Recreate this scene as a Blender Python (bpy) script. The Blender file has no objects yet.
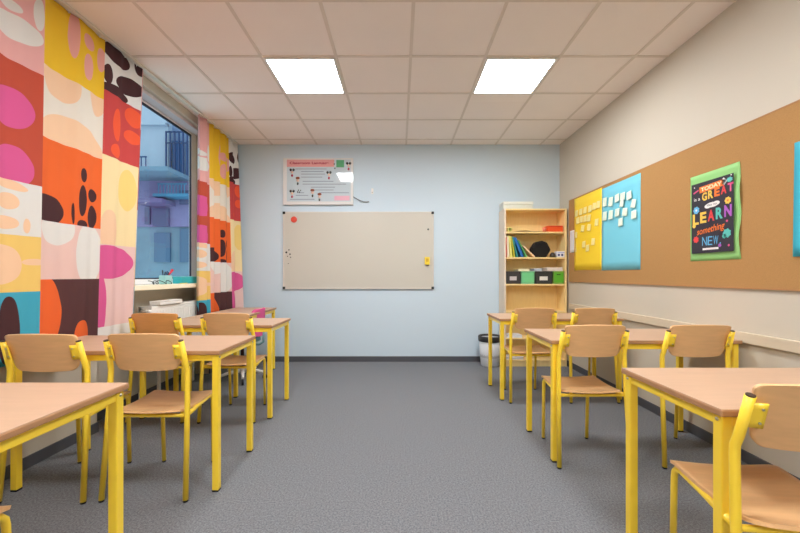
import bpy, bmesh, math, random
from mathutils import Vector, Matrix
random.seed(7)
S = bpy.context.scene
COL = S.collection
PI = math.pi

# ------------------------------------------------------------------ camera, world, exposure
cd = bpy.data.cameras.new('camera'); cam = bpy.data.objects.new('camera', cd); COL.objects.link(cam)
cd.sensor_width = 36; cd.lens = 36 * 367 / 800
cd.shift_y = (275 - 266.5) / 800; cd.shift_x = 0.5 / 800
cd.clip_start = 0.05
cam.location = (0, 0, 1.164); cam.rotation_euler = (PI / 2, 0, 0)
S.camera = cam
w = bpy.data.worlds.new('dusk'); S.world = w; w.use_nodes = True
bg = w.node_tree.nodes['Background']; bg.inputs[0].default_value = (0.50, 0.63, 0.72, 1); bg.inputs[1].default_value = 0.40
S.view_settings.view_transform = 'Standard'; S.view_settings.look = 'None'
S.view_settings.gamma = 1; S.view_settings.use_curve_mapping = False
S.view_settings.exposure = 2.10
S.cycles.max_bounces = 16; S.cycles.diffuse_bounces = 12
LAMP = 9.5

# ------------------------------------------------------------------ helpers
def lin(c):
    return tuple(((v / 255) / 12.92 if v / 255 <= 0.04045 else ((v / 255 + 0.055) / 1.055) ** 2.4) for v in c[:3]) + (1,)

MATS = {}
def mat(name, rgb, rough=0.5, spec=0.5, metal=0.0, coat=0.0, noise=None, bump=None, trans=0.0, alpha=1.0):
    """noise = (scale, strength, stretch xyz); bump = (scale, strength)"""
    if name in MATS: return MATS[name]
    m = bpy.data.materials.new(name); m.use_nodes = True
    nt = m.node_tree; b = nt.nodes['Principled BSDF']
    c = lin(rgb)
    b.inputs['Base Color'].default_value = c
    b.inputs['Roughness'].default_value = rough
    b.inputs['Specular IOR Level'].default_value = spec
    b.inputs['Metallic'].default_value = metal
    b.inputs['Coat Weight'].default_value = coat
    b.inputs['Coat Roughness'].default_value = 0.04
    b.inputs['Transmission Weight'].default_value = trans
    b.inputs['Alpha'].default_value = alpha
    tc = nt.nodes.new('ShaderNodeTexCoord')
    if noise:
        sc, st, stretch = noise
        mp = nt.nodes.new('ShaderNodeMapping'); mp.inputs['Scale'].default_value = stretch
        n = nt.nodes.new('ShaderNodeTexNoise'); n.inputs['Scale'].default_value = sc; n.inputs['Detail'].default_value = 4
        nt.links.new(tc.outputs['Object'], mp.inputs[0]); nt.links.new(mp.outputs[0], n.inputs['Vector'])
        r = nt.nodes.new('ShaderNodeMapRange'); r.inputs['From Min'].default_value = 0.3; r.inputs['From Max'].default_value = 0.7
        r.inputs['To Min'].default_value = 1 - st; r.inputs['To Max'].default_value = 1 + st
        nt.links.new(n.outputs['Fac'], r.inputs['Value'])
        vm = nt.nodes.new('ShaderNodeVectorMath'); vm.operation = 'SCALE'; vm.inputs[0].default_value = c[:3]
        nt.links.new(r.outputs[0], vm.inputs['Scale']); nt.links.new(vm.outputs[0], b.inputs['Base Color'])
    if bump:
        n = nt.nodes.new('ShaderNodeTexNoise'); n.inputs['Scale'].default_value = bump[0]; n.inputs['Detail'].default_value = 3
        nt.links.new(tc.outputs['Object'], n.inputs['Vector'])
        bp = nt.nodes.new('ShaderNodeBump'); bp.inputs['Strength'].default_value = bump[1]; bp.inputs['Distance'].default_value = 0.004
        nt.links.new(n.outputs['Fac'], bp.inputs['Height']); nt.links.new(bp.outputs[0], b.inputs['Normal'])
    MATS[name] = m
    return m

class MB:
    def __init__(s): s.bm = bmesh.new()
    def box(s, x0, x1, y0, y1, z0, z1, bev=0.0, M=None, seg=2):
        r = bmesh.ops.create_cube(s.bm, size=1.0)
        vs = r['verts']
        for v in vs:
            v.co = Vector(((x0 + x1) / 2 + v.co.x * (x1 - x0), (y0 + y1) / 2 + v.co.y * (y1 - y0), (z0 + z1) / 2 + v.co.z * (z1 - z0)))
        if bev > 0:
            es = list({e for v in vs for e in v.link_edges})
            r = bmesh.ops.bevel(s.bm, geom=es, offset=bev, segments=seg, affect='EDGES', profile=0.5)
            vs = list({v for f in r['faces'] for v in f.verts} | {v for v in vs if v.is_valid})
        if M is not None:
            for v in vs: v.co = M @ v.co
        return s
    def tube(s, pts, r, n=12, cap=True, square=False):
        pts = [Vector(p) for p in pts]
        rr = r if isinstance(r, (list, tuple)) else [r] * len(pts)
        t0 = (pts[1] - pts[0]).normalized()
        up = Vector((1, 0, 0)) if abs(t0.x) < 0.8 else Vector((0, 1, 0))
        u = (up - t0 * up.dot(t0)).normalized()
        rings = []
        for i, p in enumerate(pts):
            a = (pts[i] - pts[i - 1]).normalized() if i else t0
            b = (pts[i + 1] - pts[i]).normalized() if i < len(pts) - 1 else a
            t = (a + b).normalized()
            u = (u - t * u.dot(t)).normalized(); v = t.cross(u)
            k = 1 / max(0.5, a.dot(t))
            ring = []
            for j in range(n):
                an = 2 * PI * j / n + (PI / n if square else 0)
                ring.append(s.bm.verts.new(p + (u * math.cos(an) + v * math.sin(an)) * rr[i] * (k if False else 1)))
            rings.append(ring)
        for i in range(len(rings) - 1):
            for j in range(n):
                f = s.bm.faces.new((rings[i][j], rings[i][(j + 1) % n], rings[i + 1][(j + 1) % n], rings[i + 1][j])); f.smooth = n > 6
        if cap:
            s.bm.faces.new(list(reversed(rings[0]))); s.bm.faces.new(rings[-1])
        return s
    def lathe(s, prof, n=24, M=None, sx=1, sy=1):
        rings = []
        for r, z in prof:
            rings.append([s.bm.verts.new((r * sx * math.cos(2 * PI * j / n), r * sy * math.sin(2 * PI * j / n), z)) for j in range(n)])
        for i in range(len(rings) - 1):
            for j in range(n):
                f = s.bm.faces.new((rings[i][j], rings[i][(j + 1) % n], rings[i + 1][(j + 1) % n], rings[i + 1][j])); f.smooth = True
        if prof[0][0] > 1e-5: s.bm.faces.new(list(reversed(rings[0])))
        if prof[-1][0] > 1e-5: s.bm.faces.new(rings[-1])
        if M is not None:
            for R in rings:
                for v in R: v.co = M @ v.co
        return s
    def sheet(s, fn, nu, nv, th):
        """closed sheet of thickness th around the grid fn(u,v), u,v in 0..1"""
        P = [[Vector(fn(i / nu, j / nv)) for j in range(nv + 1)] for i in range(nu + 1)]
        def nrm(i, j):
            a = P[min(i + 1, nu)][j] - P[max(i - 1, 0)][j]; b = P[i][min(j + 1, nv)] - P[i][max(j - 1, 0)]
            c = a.cross(b)
            return c.normalized() if c.length > 1e-12 else Vector((0, 0, 1))
        T = [[s.bm.verts.new(P[i][j] + nrm(i, j) * th / 2) for j in range(nv + 1)] for i in range(nu + 1)]
        B = [[s.bm.verts.new(P[i][j] - nrm(i, j) * th / 2) for j in range(nv + 1)] for i in range(nu + 1)]
        for i in range(nu):
            for j in range(nv):
                f = s.bm.faces.new((T[i][j], T[i + 1][j], T[i + 1][j + 1], T[i][j + 1])); f.smooth = True
                f = s.bm.faces.new((B[i][j], B[i][j + 1], B[i + 1][j + 1], B[i + 1][j])); f.smooth = True
        for i in range(nu):
            s.bm.faces.new((T[i][0], B[i][0], B[i + 1][0], T[i + 1][0])); s.bm.faces.new((T[i][nv], T[i + 1][nv], B[i + 1][nv], B[i][nv]))
        for j in range(nv):
            s.bm.faces.new((T[0][j], T[0][j + 1], B[0][j + 1], B[0][j])); s.bm.faces.new((T[nu][j], B[nu][j], B[nu][j + 1], T[nu][j + 1]))
        return s
    def prism(s, pts, d, M=None):
        """polygon pts (x,y) extruded 0..d along z"""
        a = [s.bm.verts.new((x, y, 0)) for x, y in pts]; b = [s.bm.verts.new((x, y, d)) for x, y in pts]
        s.bm.faces.new(list(reversed(a))); s.bm.faces.new(b)
        n = len(pts)
        for i in range(n): s.bm.faces.new((a[i], a[(i + 1) % n], b[(i + 1) % n], b[i]))
        if M is not None:
            for v in a + b: v.co = M @ v.co
        return s
    def build(s, name, m, parent=None, smooth=False):
        me = bpy.data.meshes.new(name); bmesh.ops.recalc_face_normals(s.bm, faces=s.bm.faces); s.bm.to_mesh(me); s.bm.free()
        o = bpy.data.objects.new(name, me); COL.objects.link(o)
        if m is not None: me.materials.append(m)
        if parent is not None: o.parent = parent
        return o

def tag(o, label, cat, group=None, kind=None):
    o['label'] = label; o['category'] = cat
    if group: o['group'] = group
    if kind: o['kind'] = kind
    return o
def thing(name, label, cat, loc=(0, 0, 0), rz=0, group=None):
    o = bpy.data.objects.new(name, None); COL.objects.link(o); o.empty_display_size = 0.1
    o.location = loc; o.rotation_euler = (0, 0, rz)
    return tag(o, label, cat, group)
def struct(name, mb, m, parent=None):
    o = mb.build(name, m, parent); o['kind'] = 'structure'; return o
def copy_tree(o, parent=None):
    c = o.copy(); COL.objects.link(c)
    if parent is not None: c.parent = parent
    for ch in KIDS.get(o.name, []):
        copy_tree(ch, c)
    return c
KIDS = {}
def index_kids():
    KIDS.clear()
    for o in COL.objects:
        if o.parent: KIDS.setdefault(o.parent.name, []).append(o)
def text_part(name, body, m, parent, M, width=None, height=None, depth=0.0006, bold=0.0, shear=0.0):
    cu = bpy.data.curves.new(name, 'FONT'); cu.body = body; cu.size = 1; cu.extrude = 0.0; cu.offset = bold; cu.shear = shear
    to = bpy.data.objects.new(name, cu); COL.objects.link(to)
    dg = bpy.context.evaluated_depsgraph_get(); dg.update()
    me = bpy.data.meshes.new_from_object(to.evaluated_get(dg)); bpy.data.objects.remove(to)
    me.name = name
    xs = [v.co.x for v in me.vertices]; ys = [v.co.y for v in me.vertices]
    cx, cy = (min(xs) + max(xs)) / 2, (min(ys) + max(ys)) / 2
    sx = width / (max(xs) - min(xs)) if width else None; sy = height / (max(ys) - min(ys)) if height else None
    sx = sx or sy; sy = sy or sx
    for v in me.vertices: v.co = M @ Vector(((v.co.x - cx) * sx, (v.co.y - cy) * sy, depth))
    me.materials.clear(); me.materials.append(m)
    o = bpy.data.objects.new(name, me); COL.objects.link(o); o.parent = parent
    return o

# ------------------------------------------------------------------ materials
cream = mat('cream_wall_paint', (201, 193, 177), 0.6, 0.3, bump=(120, 0.05))
blue = mat('pale_blue_wall_paint', (200, 217, 228), 0.6, 0.3, bump=(120, 0.05))
white = mat('white_paint', (232, 230, 224), 0.4)
yellow = mat('yellow_painted_steel', (255, 220, 62), 0.32, 0.5, coat=0.2)
plug = mat('dark_brown_plastic_plug', (60, 42, 30), 0.5)
black = mat('black_plastic', (18, 18, 20), 0.5)
screw = mat('steel_screw', (200, 195, 185), 0.3, metal=1.0)
top_m = mat('beech_laminate_desktop', (192, 159, 132), 0.42, 0.4, noise=(6, 0.035, (1, 9, 1)))
edge_m = mat('brown_edge_band', (174, 130, 92), 0.5)
ply = mat('beech_plywood', (226, 180, 128), 0.38, 0.45, noise=(7, 0.05, (1, 8, 8)))
ply_o = mat('amber_lit_beech_plywood', (226, 164, 96), 0.38, 0.45, noise=(7, 0.05, (1, 8, 8)))  # same beech plywood, with the amber light put into its colour
birch = mat('birch_shelf_laminate', (238, 212, 150), 0.5, noise=(5, 0.04, (8, 8, 1)))
birch_side = mat('pale_birch_side', (226, 210, 188), 0.5, noise=(5, 0.03, (8, 8, 1)))
rail_m = mat('cream_wall_rail_wood', (208, 194, 170), 0.5, noise=(5, 0.03, (6, 1, 8)))
cork = mat('cork', (176, 134, 84), 0.85, 0.2, noise=(220, 0.07, (1, 1, 1)), bump=(300, 0.2))
dark_base = mat('dark_grey_baseboard', (78, 80, 86), 0.6)
board_m = mat('whiteboard_enamel', (200, 196, 184), 0.3, 0.4)
alu = mat('aluminium', (200, 200, 200), 0.35, metal=0.8)
paper = mat('white_paper', (236, 234, 228), 0.7)

# carpet
carpet = bpy.data.materials.new('grey_carpet'); carpet.use_nodes = True
nt = carpet.node_tree; b = nt.nodes['Principled BSDF']; b.inputs['Roughness'].default_value = 0.95; b.inputs['Specular IOR Level'].default_value = 0.1
tc = nt.nodes.new('ShaderNodeTexCoord')
n1 = nt.nodes.new('ShaderNodeTexNoise'); n1.inputs['Scale'].default_value = 330; n1.inputs['Detail'].default_value = 2
n2 = nt.nodes.new('ShaderNodeTexNoise'); n2.inputs['Scale'].default_value = 110; n2.inputs['Detail'].default_value = 5
ad = nt.nodes.new('ShaderNodeMath'); ad.operation = 'ADD'
nt.links.new(tc.outputs['Object'], n1.inputs['Vector']); nt.links.new(tc.outputs['Object'], n2.inputs['Vector'])
nt.links.new(n1.outputs['Fac'], ad.inputs[0]); nt.links.new(n2.outputs['Fac'], ad.inputs[1])
cr = nt.nodes.new('ShaderNodeValToRGB'); cr.color_ramp.elements[0].position = 0.38; cr.color_ramp.elements[1].position = 0.62
cr.color_ramp.elements[0].color = lin((92, 95, 99)); cr.color_ramp.elements[1].color = lin((140, 142, 146))
hm = nt.nodes.new('ShaderNodeMath'); hm.operation = 'MULTIPLY'; hm.inputs[1].default_value = 0.5
nt.links.new(ad.outputs[0], hm.inputs[0]); nt.links.new(hm.outputs[0], cr.inputs[0]); nt.links.new(cr.outputs[0], b.inputs['Base Color'])
bp = nt.nodes.new('ShaderNodeBump'); bp.inputs['Strength'].default_value = 0.5; bp.inputs['Distance'].default_value = 0.004
nt.links.new(n1.outputs['Fac'], bp.inputs['Height']); nt.links.new(bp.outputs[0], b.inputs['Normal'])

tile_m = mat('ceiling_tile', (250, 240, 231), 0.85, 0.15, noise=(2, 0.015, (1, 1, 1)), bump=(200, 0.08))
grid_m = mat('ceiling_grid_paint', (226, 214, 200), 0.5)
lamp_m = bpy.data.materials.new('lamp_diffuser_glow'); lamp_m.use_nodes = True
b = lamp_m.node_tree.nodes['Principled BSDF']; b.inputs['Base Color'].default_value = (0.9, 0.9, 0.9, 1)
b.inputs['Emission Color'].default_value = (0.96, 0.975, 1.0, 1); b.inputs['Emission Strength'].default_value = LAMP
glass = bpy.data.materials.new('window_glass'); glass.use_nodes = True
nt = glass.node_tree; nt.nodes.remove(nt.nodes['Principled BSDF'])
tr = nt.nodes.new('ShaderNodeBsdfTransparent'); tr.inputs[0].default_value = (0.90, 0.95, 0.97, 1)
gl = nt.nodes.new('ShaderNodeBsdfGlossy'); gl.inputs['Roughness'].default_value = 0.02
fr = nt.nodes.new('ShaderNodeFresnel'); fr.inputs[0].default_value = 1.5
mx = nt.nodes.new('ShaderNodeMixShader'); geo = nt.nodes.new('ShaderNodeNewGeometry'); inv = nt.nodes.new('ShaderNodeMath'); inv.operation = 'SUBTRACT'; inv.inputs[0].default_value = 1
nt.links.new(geo.outputs['Backfacing'], inv.inputs[1]); pr = nt.nodes.new('ShaderNodeMath'); pr.operation = 'MULTIPLY'
nt.links.new(fr.outputs[0], pr.inputs[0]); nt.links.new(inv.outputs[0], pr.inputs[1]); nt.links.new(pr.outputs[0], mx.inputs[0]); nt.links.new(tr.outputs[0], mx.inputs[1]); nt.links.new(gl.outputs[0], mx.inputs[2])
nt.links.new(mx.outputs[0], nt.nodes['Material Output'].inputs[0])

# ------------------------------------------------------------------ the room
XL, XR, YB, YN, H = -2.25, 2.155, 4.94, -2.6, 2.92
NX = -2.40                                   # niche and window plane
WY0, WY1 = 2.73, 4.33                        # window and niche along Y
ZS, ZT = 1.03, 2.835                         # sill underside, opening top
struct('floor', MB().box(-2.44, 2.28, YN - .15, YB + .15, -0.12, 0), carpet)
struct('ceiling', MB().box(-2.44, 2.28, YN - .15, YB + .15, H, H + 0.12), tile_m)
struct('wall_back', MB().box(-2.44, 2.28, YB, YB + .15, 0, H), blue)
struct('wall_right', MB().box(XR, XR + .15, YN - .1, YB, 0, H), cream)
struct('wall_front', MB().box(-2.44, XR, YN - .15, YN, 0, H), cream)
wl = MB()
wl.box(-2.44, XL, YN, WY0, 0, H)              # near pier
wl.box(-2.44, XL, WY1, YB, 0, H)              # far pier
wl.box(-2.44, XL, WY0, WY1, ZT, H)            # lintel
wl.box(-2.47, NX - .02, WY0, WY1, 0, ZS)      # thin wall of the radiator niche
struct('wall_left', wl, cream)
# ceiling T-bar grid
g = MB()
for k in range(-4, 4):
    x = 0.09 + 0.6 * k
    if -2.2 < x < XR: g.box(x - .012, x + .012, YN, YB, H - .004, H + .001)
for k in range(0, 13):
    y = 4.745 - 0.6 * k
    if y > YN: g.box(XL, XR, y - .012, y + .012, H - .0045, H + .001)
struct('trim_1', g, grid_m)
# baseboards
struct('baseboard_back', MB().box(-2.25, XR, YB - .012, YB, 0, .07), dark_base)
struct('baseboard_right', MB().box(XR - .012, XR, YN, YB - .012, 0, .07), dark_base)
bb = MB(); bb.box(XL, XL + .012, YN, WY0, 0, .07); bb.box(XL, XL + .012, WY1, YB - .012, 0, .07); bb.box(NX - .02, NX - .008, WY0, WY1, 0, .07)
struct('baseboard_left', bb, dark_base)
# wooden rail on the right wall
struct('trim_2', MB().box(XR - .024, XR, YN + .1, 4.62, .742, .808, .004), rail_m)
# window
fr = MB()
fx0, fx1 = -2.435, NX
fw = .05
fr.box(fx0, fx1, WY0, WY0 + fw, ZS + .045, ZT, .004); fr.box(fx0, fx1, WY1 - .09, WY1, ZS + .045, ZT, .004)
fr.box(fx0, fx1, WY0 + fw, WY1 - .09, ZT - fw, ZT, .004); fr.box(fx0, fx1, WY0 + fw, WY1 - .09, ZS + .045, ZS + .045 + fw, .004)
win = struct('window_1', fr, mat('white_window_frame', (242, 240, 244), 0.35))
gk = MB()
a0, a1, b0, b1 = WY0 + fw, WY1 - .09, ZS + .045 + fw, ZT - fw
for (p, q, r_, s_) in ((a0, a0 + .02, b0, b1), (a1 - .012, a1, b0, b1), (a0, a1, b1 - .02, b1), (a0, a1, b0, b0 + .012)):
    gk.box(-2.422, -2.405, p, q, r_, s_)
struct('window_gasket', gk, mat('dark_rubber', (38, 42, 58), 0.5), win)
struct('window_glass', MB().box(-2.416, -2.411, a0 + .01, a1 - .006, b0 + .006, b1 - .01), glass, win)
struct('trim_3', MB().box(NX, -2.205, WY0, WY1, ZS, ZS + .045, .006), mat('cream_window_sill', (250, 240, 212), 0.4))
# roller housing under the lintel, as the grey band over the window
struct('trim_4', MB().box(-2.395, -2.29, WY0 + .01, WY1 - .01, ZT - .035, ZT, .004), mat('pale_grey_blind_box', (206, 198, 198), 0.5))

# ceiling lamps
lamp0 = None
def lamp(x0, y0, label):
    t = thing('ceiling_light', label, 'ceiling light', (x0 + .3, y0 + .3, H - .006), 0, 'square ceiling lights')
    m = MB()
    for (p, q, r_, s_) in ((-.29, .29, .27, .29), (-.29, .29, -.29, -.27), (-.29, -.27, -.27, .27), (.27, .29, -.27, .27)):
        m.box(p, q, r_, s_, -.006, .002)
    m.build('frame', white, t)
    MB().box(-.272, .272, -.272, .272, -.004, .001).build('diffuser', lamp_m, t)
lamp(-1.11, 2.945, 'lit square ceiling light on the window side, left of the two')
lamp(0.69, 2.945, 'lit square ceiling light on the cork board side, right of the two')
lamp(-1.11, 0.545, 'lit square ceiling light above the front left desk')
lamp(0.69, 0.545, 'lit square ceiling light above the front right desk')
lamp(-1.11, -1.855, 'lit square ceiling light at the rear on the window side')
lamp(0.69, -1.855, 'lit square ceiling light at the rear on the cork board side')

# ------------------------------------------------------------------ curtains
PAL = {'W': (232, 230, 224), 'M': (222, 92, 150), 'P': (248, 206, 168), 'K': (238, 170, 160), 'D': (72, 42, 44), 'O': (242, 104, 48),
       'R': (244, 92, 56), 'Y': (250, 216, 128)}
BASE = {'A0': (238, 176, 172), 'A1': (196, 78, 56), 'A2': (232, 230, 224), 'A3': (246, 206, 112), 'A4': (62, 168, 196),
        'B0': (246, 198, 44), 'B1': (238, 230, 216), 'B2': (242, 104, 44), 'B3': (238, 200, 190), 'B4': (84, 50, 50),
        'C0': (236, 234, 230), 'C1': (202, 68, 66), 'C2': (250, 226, 170), 'C3': (240, 202, 196), 'C4': (238, 234, 228)}
ZR = {'A0': (2.37, 9), 'A1': (1.696, 2.37), 'A2': (1.39, 1.696), 'A3': (1.067, 1.39), 'A4': (-1, 1.067),
      'B0': (2.45, 9), 'B1': (2.007, 2.45), 'B2': (1.497, 2.007), 'B3': (1.137, 1.497), 'B4': (-1, 1.137),
      'C0': (2.53, 9), 'C1': (2.05, 2.53), 'C2': (1.39, 2.05), 'C3': (0.785, 1.39), 'C4': (-1, 0.785)}
UR = {'A': (0, 2.232), 'B': (2.232, 2.675), 'C': (2.675, 9)}
BLOBS = {
 'A0':[('W', 2.079, 2.563, 0.150, 0.075, 8), ('W', 2.039, 2.68, 0.074, 0.031, 0), ('W', 2.204, 2.725, 0.03, 0.096, 0)],
 'A1':[('M', 2.06, 2.103, 0.128, 0.112, 8), ('M', 2.07, 1.775, 0.118, 0.120, 0)],
 'A2':[('P', 2.049, 1.577, 0.061, 0.047, 0), ('P', 2.035, 1.454, 0.073, 0.037, 0), ('P', 2.153, 1.446, 0.02, 0.044, 0), ('P', 2.049, 1.674, 0.114, 0.027, -8)],
 'A3':[('P', 2.02, 1.222, 0.110, 0.110, 0), ('P', 2.198, 1.239, 0.068, 0.02, 0)],
 'A4':[('D', 2.061, 0.852, 0.06, 0.19, 0)],
 'B0':[('K', 2.431, 2.762, 0.033, 0.155, 0), ('K', 2.541, 2.789, 0.043, 0.052, 20), ('K', 2.541, 2.613, 0.037, 0.093, 0), ('K', 2.649, 2.729, 0.03, 0.088, 0)],
 'B1':[('P', 2.357, 2.412, 0.128, 0.132, 0), ('P', 2.627, 2.502, 0.073, 0.201, 0), ('P', 2.438, 2.032, 0.239, 0.168, 0)],
 'B2':[('D', 2.521, 1.849, 0.024, 0.049, 0), ('D', 2.514, 1.673, 0.031, 0.105, 0), ('D', 2.598, 1.726, 0.043, 0.046, 0), ('D', 2.603, 1.572, 0.045, 0.085, 0), ('D', 2.514, 1.509, 0.042, 0.033, 0), ('D', 2.257, 1.564, 0.135, 0.097, 0), ('D', 2.441, 1.571, 0.01, 0.069, 0)],
 'B3':[('W', 2.344, 1.465, 0.11, 0.114, 0), ('W', 2.579, 1.305, 0.11, 0.224, 0)],
 'B4':[('O', 2.245, 0.916, 0.145, 0.247, 0), ('O', 2.533, 0.754, 0.064, 0.101, 0)],
 'C0':[('D', 2.792, 2.842, 0.140, 0.075, 0), ('D', 3.027, 2.891, 0.056, 0.077, 0), ('D', 2.925, 2.671, 0.150, 0.072, 14), ('D', 2.706, 2.659, 0.043, 0.072, 0), ('D', 2.773, 2.545, 0.150, 0.060, 4)],
 'C1':[('R', 2.807, 2.313, 0.046, 0.122, 0), ('R', 2.984, 2.44, 0.084, 0.076, 0), ('R', 2.978, 2.277, 0.084, 0.055, 0), ('R', 2.807, 2.113, 0.052, 0.054, 0)],
 'C2':[('Y', 2.947, 1.837, 0.092, 0.166, 0), ('P', 2.755, 1.497, 0.09, 0.155, 0)],
 'C3':[('M', 2.773, 1.258, 0.254, 0.125, 0), ('M', 2.677, 0.936, 0.071, 0.26, 0)],
}
cm = bpy.data.materials.new('printed_curtain_cotton'); cm.use_nodes = True
nt = cm.node_tree; N = nt.nodes; L = nt.links; b = N['Principled BSDF']; b.inputs['Roughness'].default_value = 0.85; b.inputs['Specular IOR Level'].default_value = 0.15
uv = N.new('ShaderNodeUVMap'); uv.uv_map = 'fabric'
nz = N.new('ShaderNodeTexNoise'); nz.inputs['Scale'].default_value = 5; L.new(uv.outputs[0], nz.inputs['Vector'])
sb = N.new('ShaderNodeVectorMath'); sb.operation = 'SUBTRACT'; L.new(nz.outputs['Color'], sb.inputs[0]); sb.inputs[1].default_value = (.5, .5, .5)
scl = N.new('ShaderNodeVectorMath'); scl.operation = 'SCALE'; L.new(sb.outputs[0], scl.inputs[0]); scl.inputs['Scale'].default_value = 0.018
wob = N.new('ShaderNodeVectorMath'); wob.operation = 'ADD'; L.new(uv.outputs[0], wob.inputs[0]); L.new(scl.outputs[0], wob.inputs[1])
sx = N.new('ShaderNodeSeparateXYZ'); L.new(uv.outputs[0], sx.inputs[0])
def cmp(sock, op, v):
    n = N.new('ShaderNodeMath'); n.operation = op; L.new(sock, n.inputs[0]); n.inputs[1].default_value = v; return n.outputs[0]
def mul(a, b_):
    n = N.new('ShaderNodeMath'); n.operation = 'MULTIPLY'; L.new(a, n.inputs[0]); L.new(b_, n.inputs[1]); return n.outputs[0]
def soft(c, k=.06):
    return tuple((v * (1 - k) + 190 * k) * .93 for v in c)
def mixc(f, a, b_):
    n = N.new('ShaderNodeMix'); n.data_type = 'RGBA'; L.new(f, n.inputs[0])
    for s_, v in ((6, a), (7, b_)):
        if isinstance(v, tuple): n.inputs[s_].default_value = v
        else: L.new(v, n.inputs[s_])
    return n.outputs[2]
cur = lin((230, 225, 215))
for k in BASE:
    c = lin(soft(BASE[k]))
    for (pc, cu_, cv_, ru, rv, rot) in BLOBS.get(k, []):
        mp = N.new('ShaderNodeMapping'); mp.vector_type = 'TEXTURE'; L.new(wob.outputs[0], mp.inputs[0])
        mp.inputs['Location'].default_value = (cu_, cv_, 0); mp.inputs['Rotation'].default_value = (0, 0, math.radians(rot)); mp.inputs['Scale'].default_value = (ru, rv, 1)
        ln = N.new('ShaderNodeVectorMath'); ln.operation = 'LENGTH'; L.new(mp.outputs[0], ln.inputs[0])
        c = mixc(cmp(ln.outputs['Value'], 'LESS_THAN', 1.0), c, lin(soft(PAL[pc], .04)))
    u0, u1 = UR[k[0]]; z0, z1 = ZR[k]
    msk = mul(mul(cmp(sx.outputs[0], 'GREATER_THAN', u0), cmp(sx.outputs[0], 'LESS_THAN', u1)), mul(cmp(sx.outputs[1], 'GREATER_THAN', z0), cmp(sx.outputs[1], 'LESS_THAN', z1)))
    cur = mixc(msk, cur, c)
L.new(cur, b.inputs['Base Color'])

def curtain(name, y0, y1, ztop, zbot, wave, umap, voff, label, taper=0.0, bulge=None, X0=-2.168):
    t = thing(name, label, 'curtain', (X0, (y0 + y1) / 2, zbot), 0, 'patterned curtains on the window wall')
    ny, nz_ = int((y1 - y0) / .008), 36
    bm = bmesh.new(); lay = bm.loops.layers.uv.new('fabric')
    vs, uvs = [], {}
    for i in range(ny + 1):
        row = []
        y = y0 + (y1 - y0) * i / ny
        for j in range(nz_ + 1):
            f = j / nz_; z = ztop + (zbot - ztop) * f
            x = wave(y, f); yy = y - taper * f * max(0, (y - y0) / (y1 - y0)) ** 3
            if bulge: x += bulge(y, f)
            v = bm.verts.new((x, yy - (y0 + y1) / 2, z - zbot)); uvs[v] = (umap(y), z + voff); row.append(v)
        vs.append(row)
    for i in range(ny):
        for j in range(nz_):
            f = bm.faces.new((vs[i][j], vs[i + 1][j], vs[i + 1][j + 1], vs[i][j + 1])); f.smooth = True
            um = umap(y0 + (y1 - y0) * (i + .5) / ny)
            for l in f.loops:
                uu, vv = uvs[l.vert]
                if abs(uu - um) > .5: uu += 1.29 if uu < um else -1.29
                l[lay].uv = (uu, vv)
    bmesh.ops.recalc_face_normals(bm, faces=bm.faces)
    me = bpy.data.meshes.new('fabric'); bm.to_mesh(me); bm.free(); me.materials.append(cm)
    o = bpy.data.objects.new('fabric', me); COL.objects.link(o); o.parent = t
    sm = o.modifiers.new('thickness', 'SOLIDIFY'); sm.thickness = 0.0015
    n = max(3, int((y1 - y0) / .12))
    for i in range(n):
        y = (y0 + (y1 - y0) * (i + .5) / n) - (y0 + y1) / 2
        MB().box(-.003, .003, y - .004, y + .004, ztop - zbot - .01, H - .0235 - zbot).build('curtain_hook', white, t)
    return t
def near_wave(y, f):
    return .009 * (math.sin(2 * PI * (y - .05) / .295 + .5 * math.sin(2.1 * y)) * (1 - .2 * f) + .45 * math.sin(2 * PI * y / .13 + 1.5 * f + 3 * y))
curtain('window_curtain', 0.62, 3.085, 2.893, .66, near_wave, lambda y: 1.79 + ((y - 1.79) % 1.29) - .028 * min(1, max(0, (1.79 + ((y - 1.79) % 1.29) - 2.232) / .40)), 0.0,
        'wide patterned curtain at the left, nearest the viewer, drawn past the near desks', taper=.12)
def far_map(y):
    pts = [(3.9, 1.99), (4.15, 2.17), (4.18, 2.232), (4.64, 2.675), (4.86, 3.02)]
    for (a, ua), (c_, uc) in zip(pts, pts[1:]):
        if y <= c_ or c_ == 4.86: return ua + (uc - ua) * (y - a) / (c_ - a)
curtain('window_curtain', 3.93, 4.85, 2.893, .70, lambda y, f: (.018 + .012 * f) * math.sin(2 * PI * y / .155 + .8 * f) + .006 * math.sin(2 * PI * y / .07), far_map, 0.18,
        'bunched patterned curtain in the far left corner by the pale blue wall', bulge=lambda y, f: .08 * f * max(0, (y - 4.5) / .35), X0=-2.16)
rl = MB(); rl.box(-2.185, -2.14, YN + .2, 4.90, H - .022, H - .004, .002)
tag(rl.build('curtain_rail', mat('white_curtain_rail', (225, 218, 205), 0.4)), 'long white curtain rail fixed along the ceiling edge', 'curtain rail')

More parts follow.
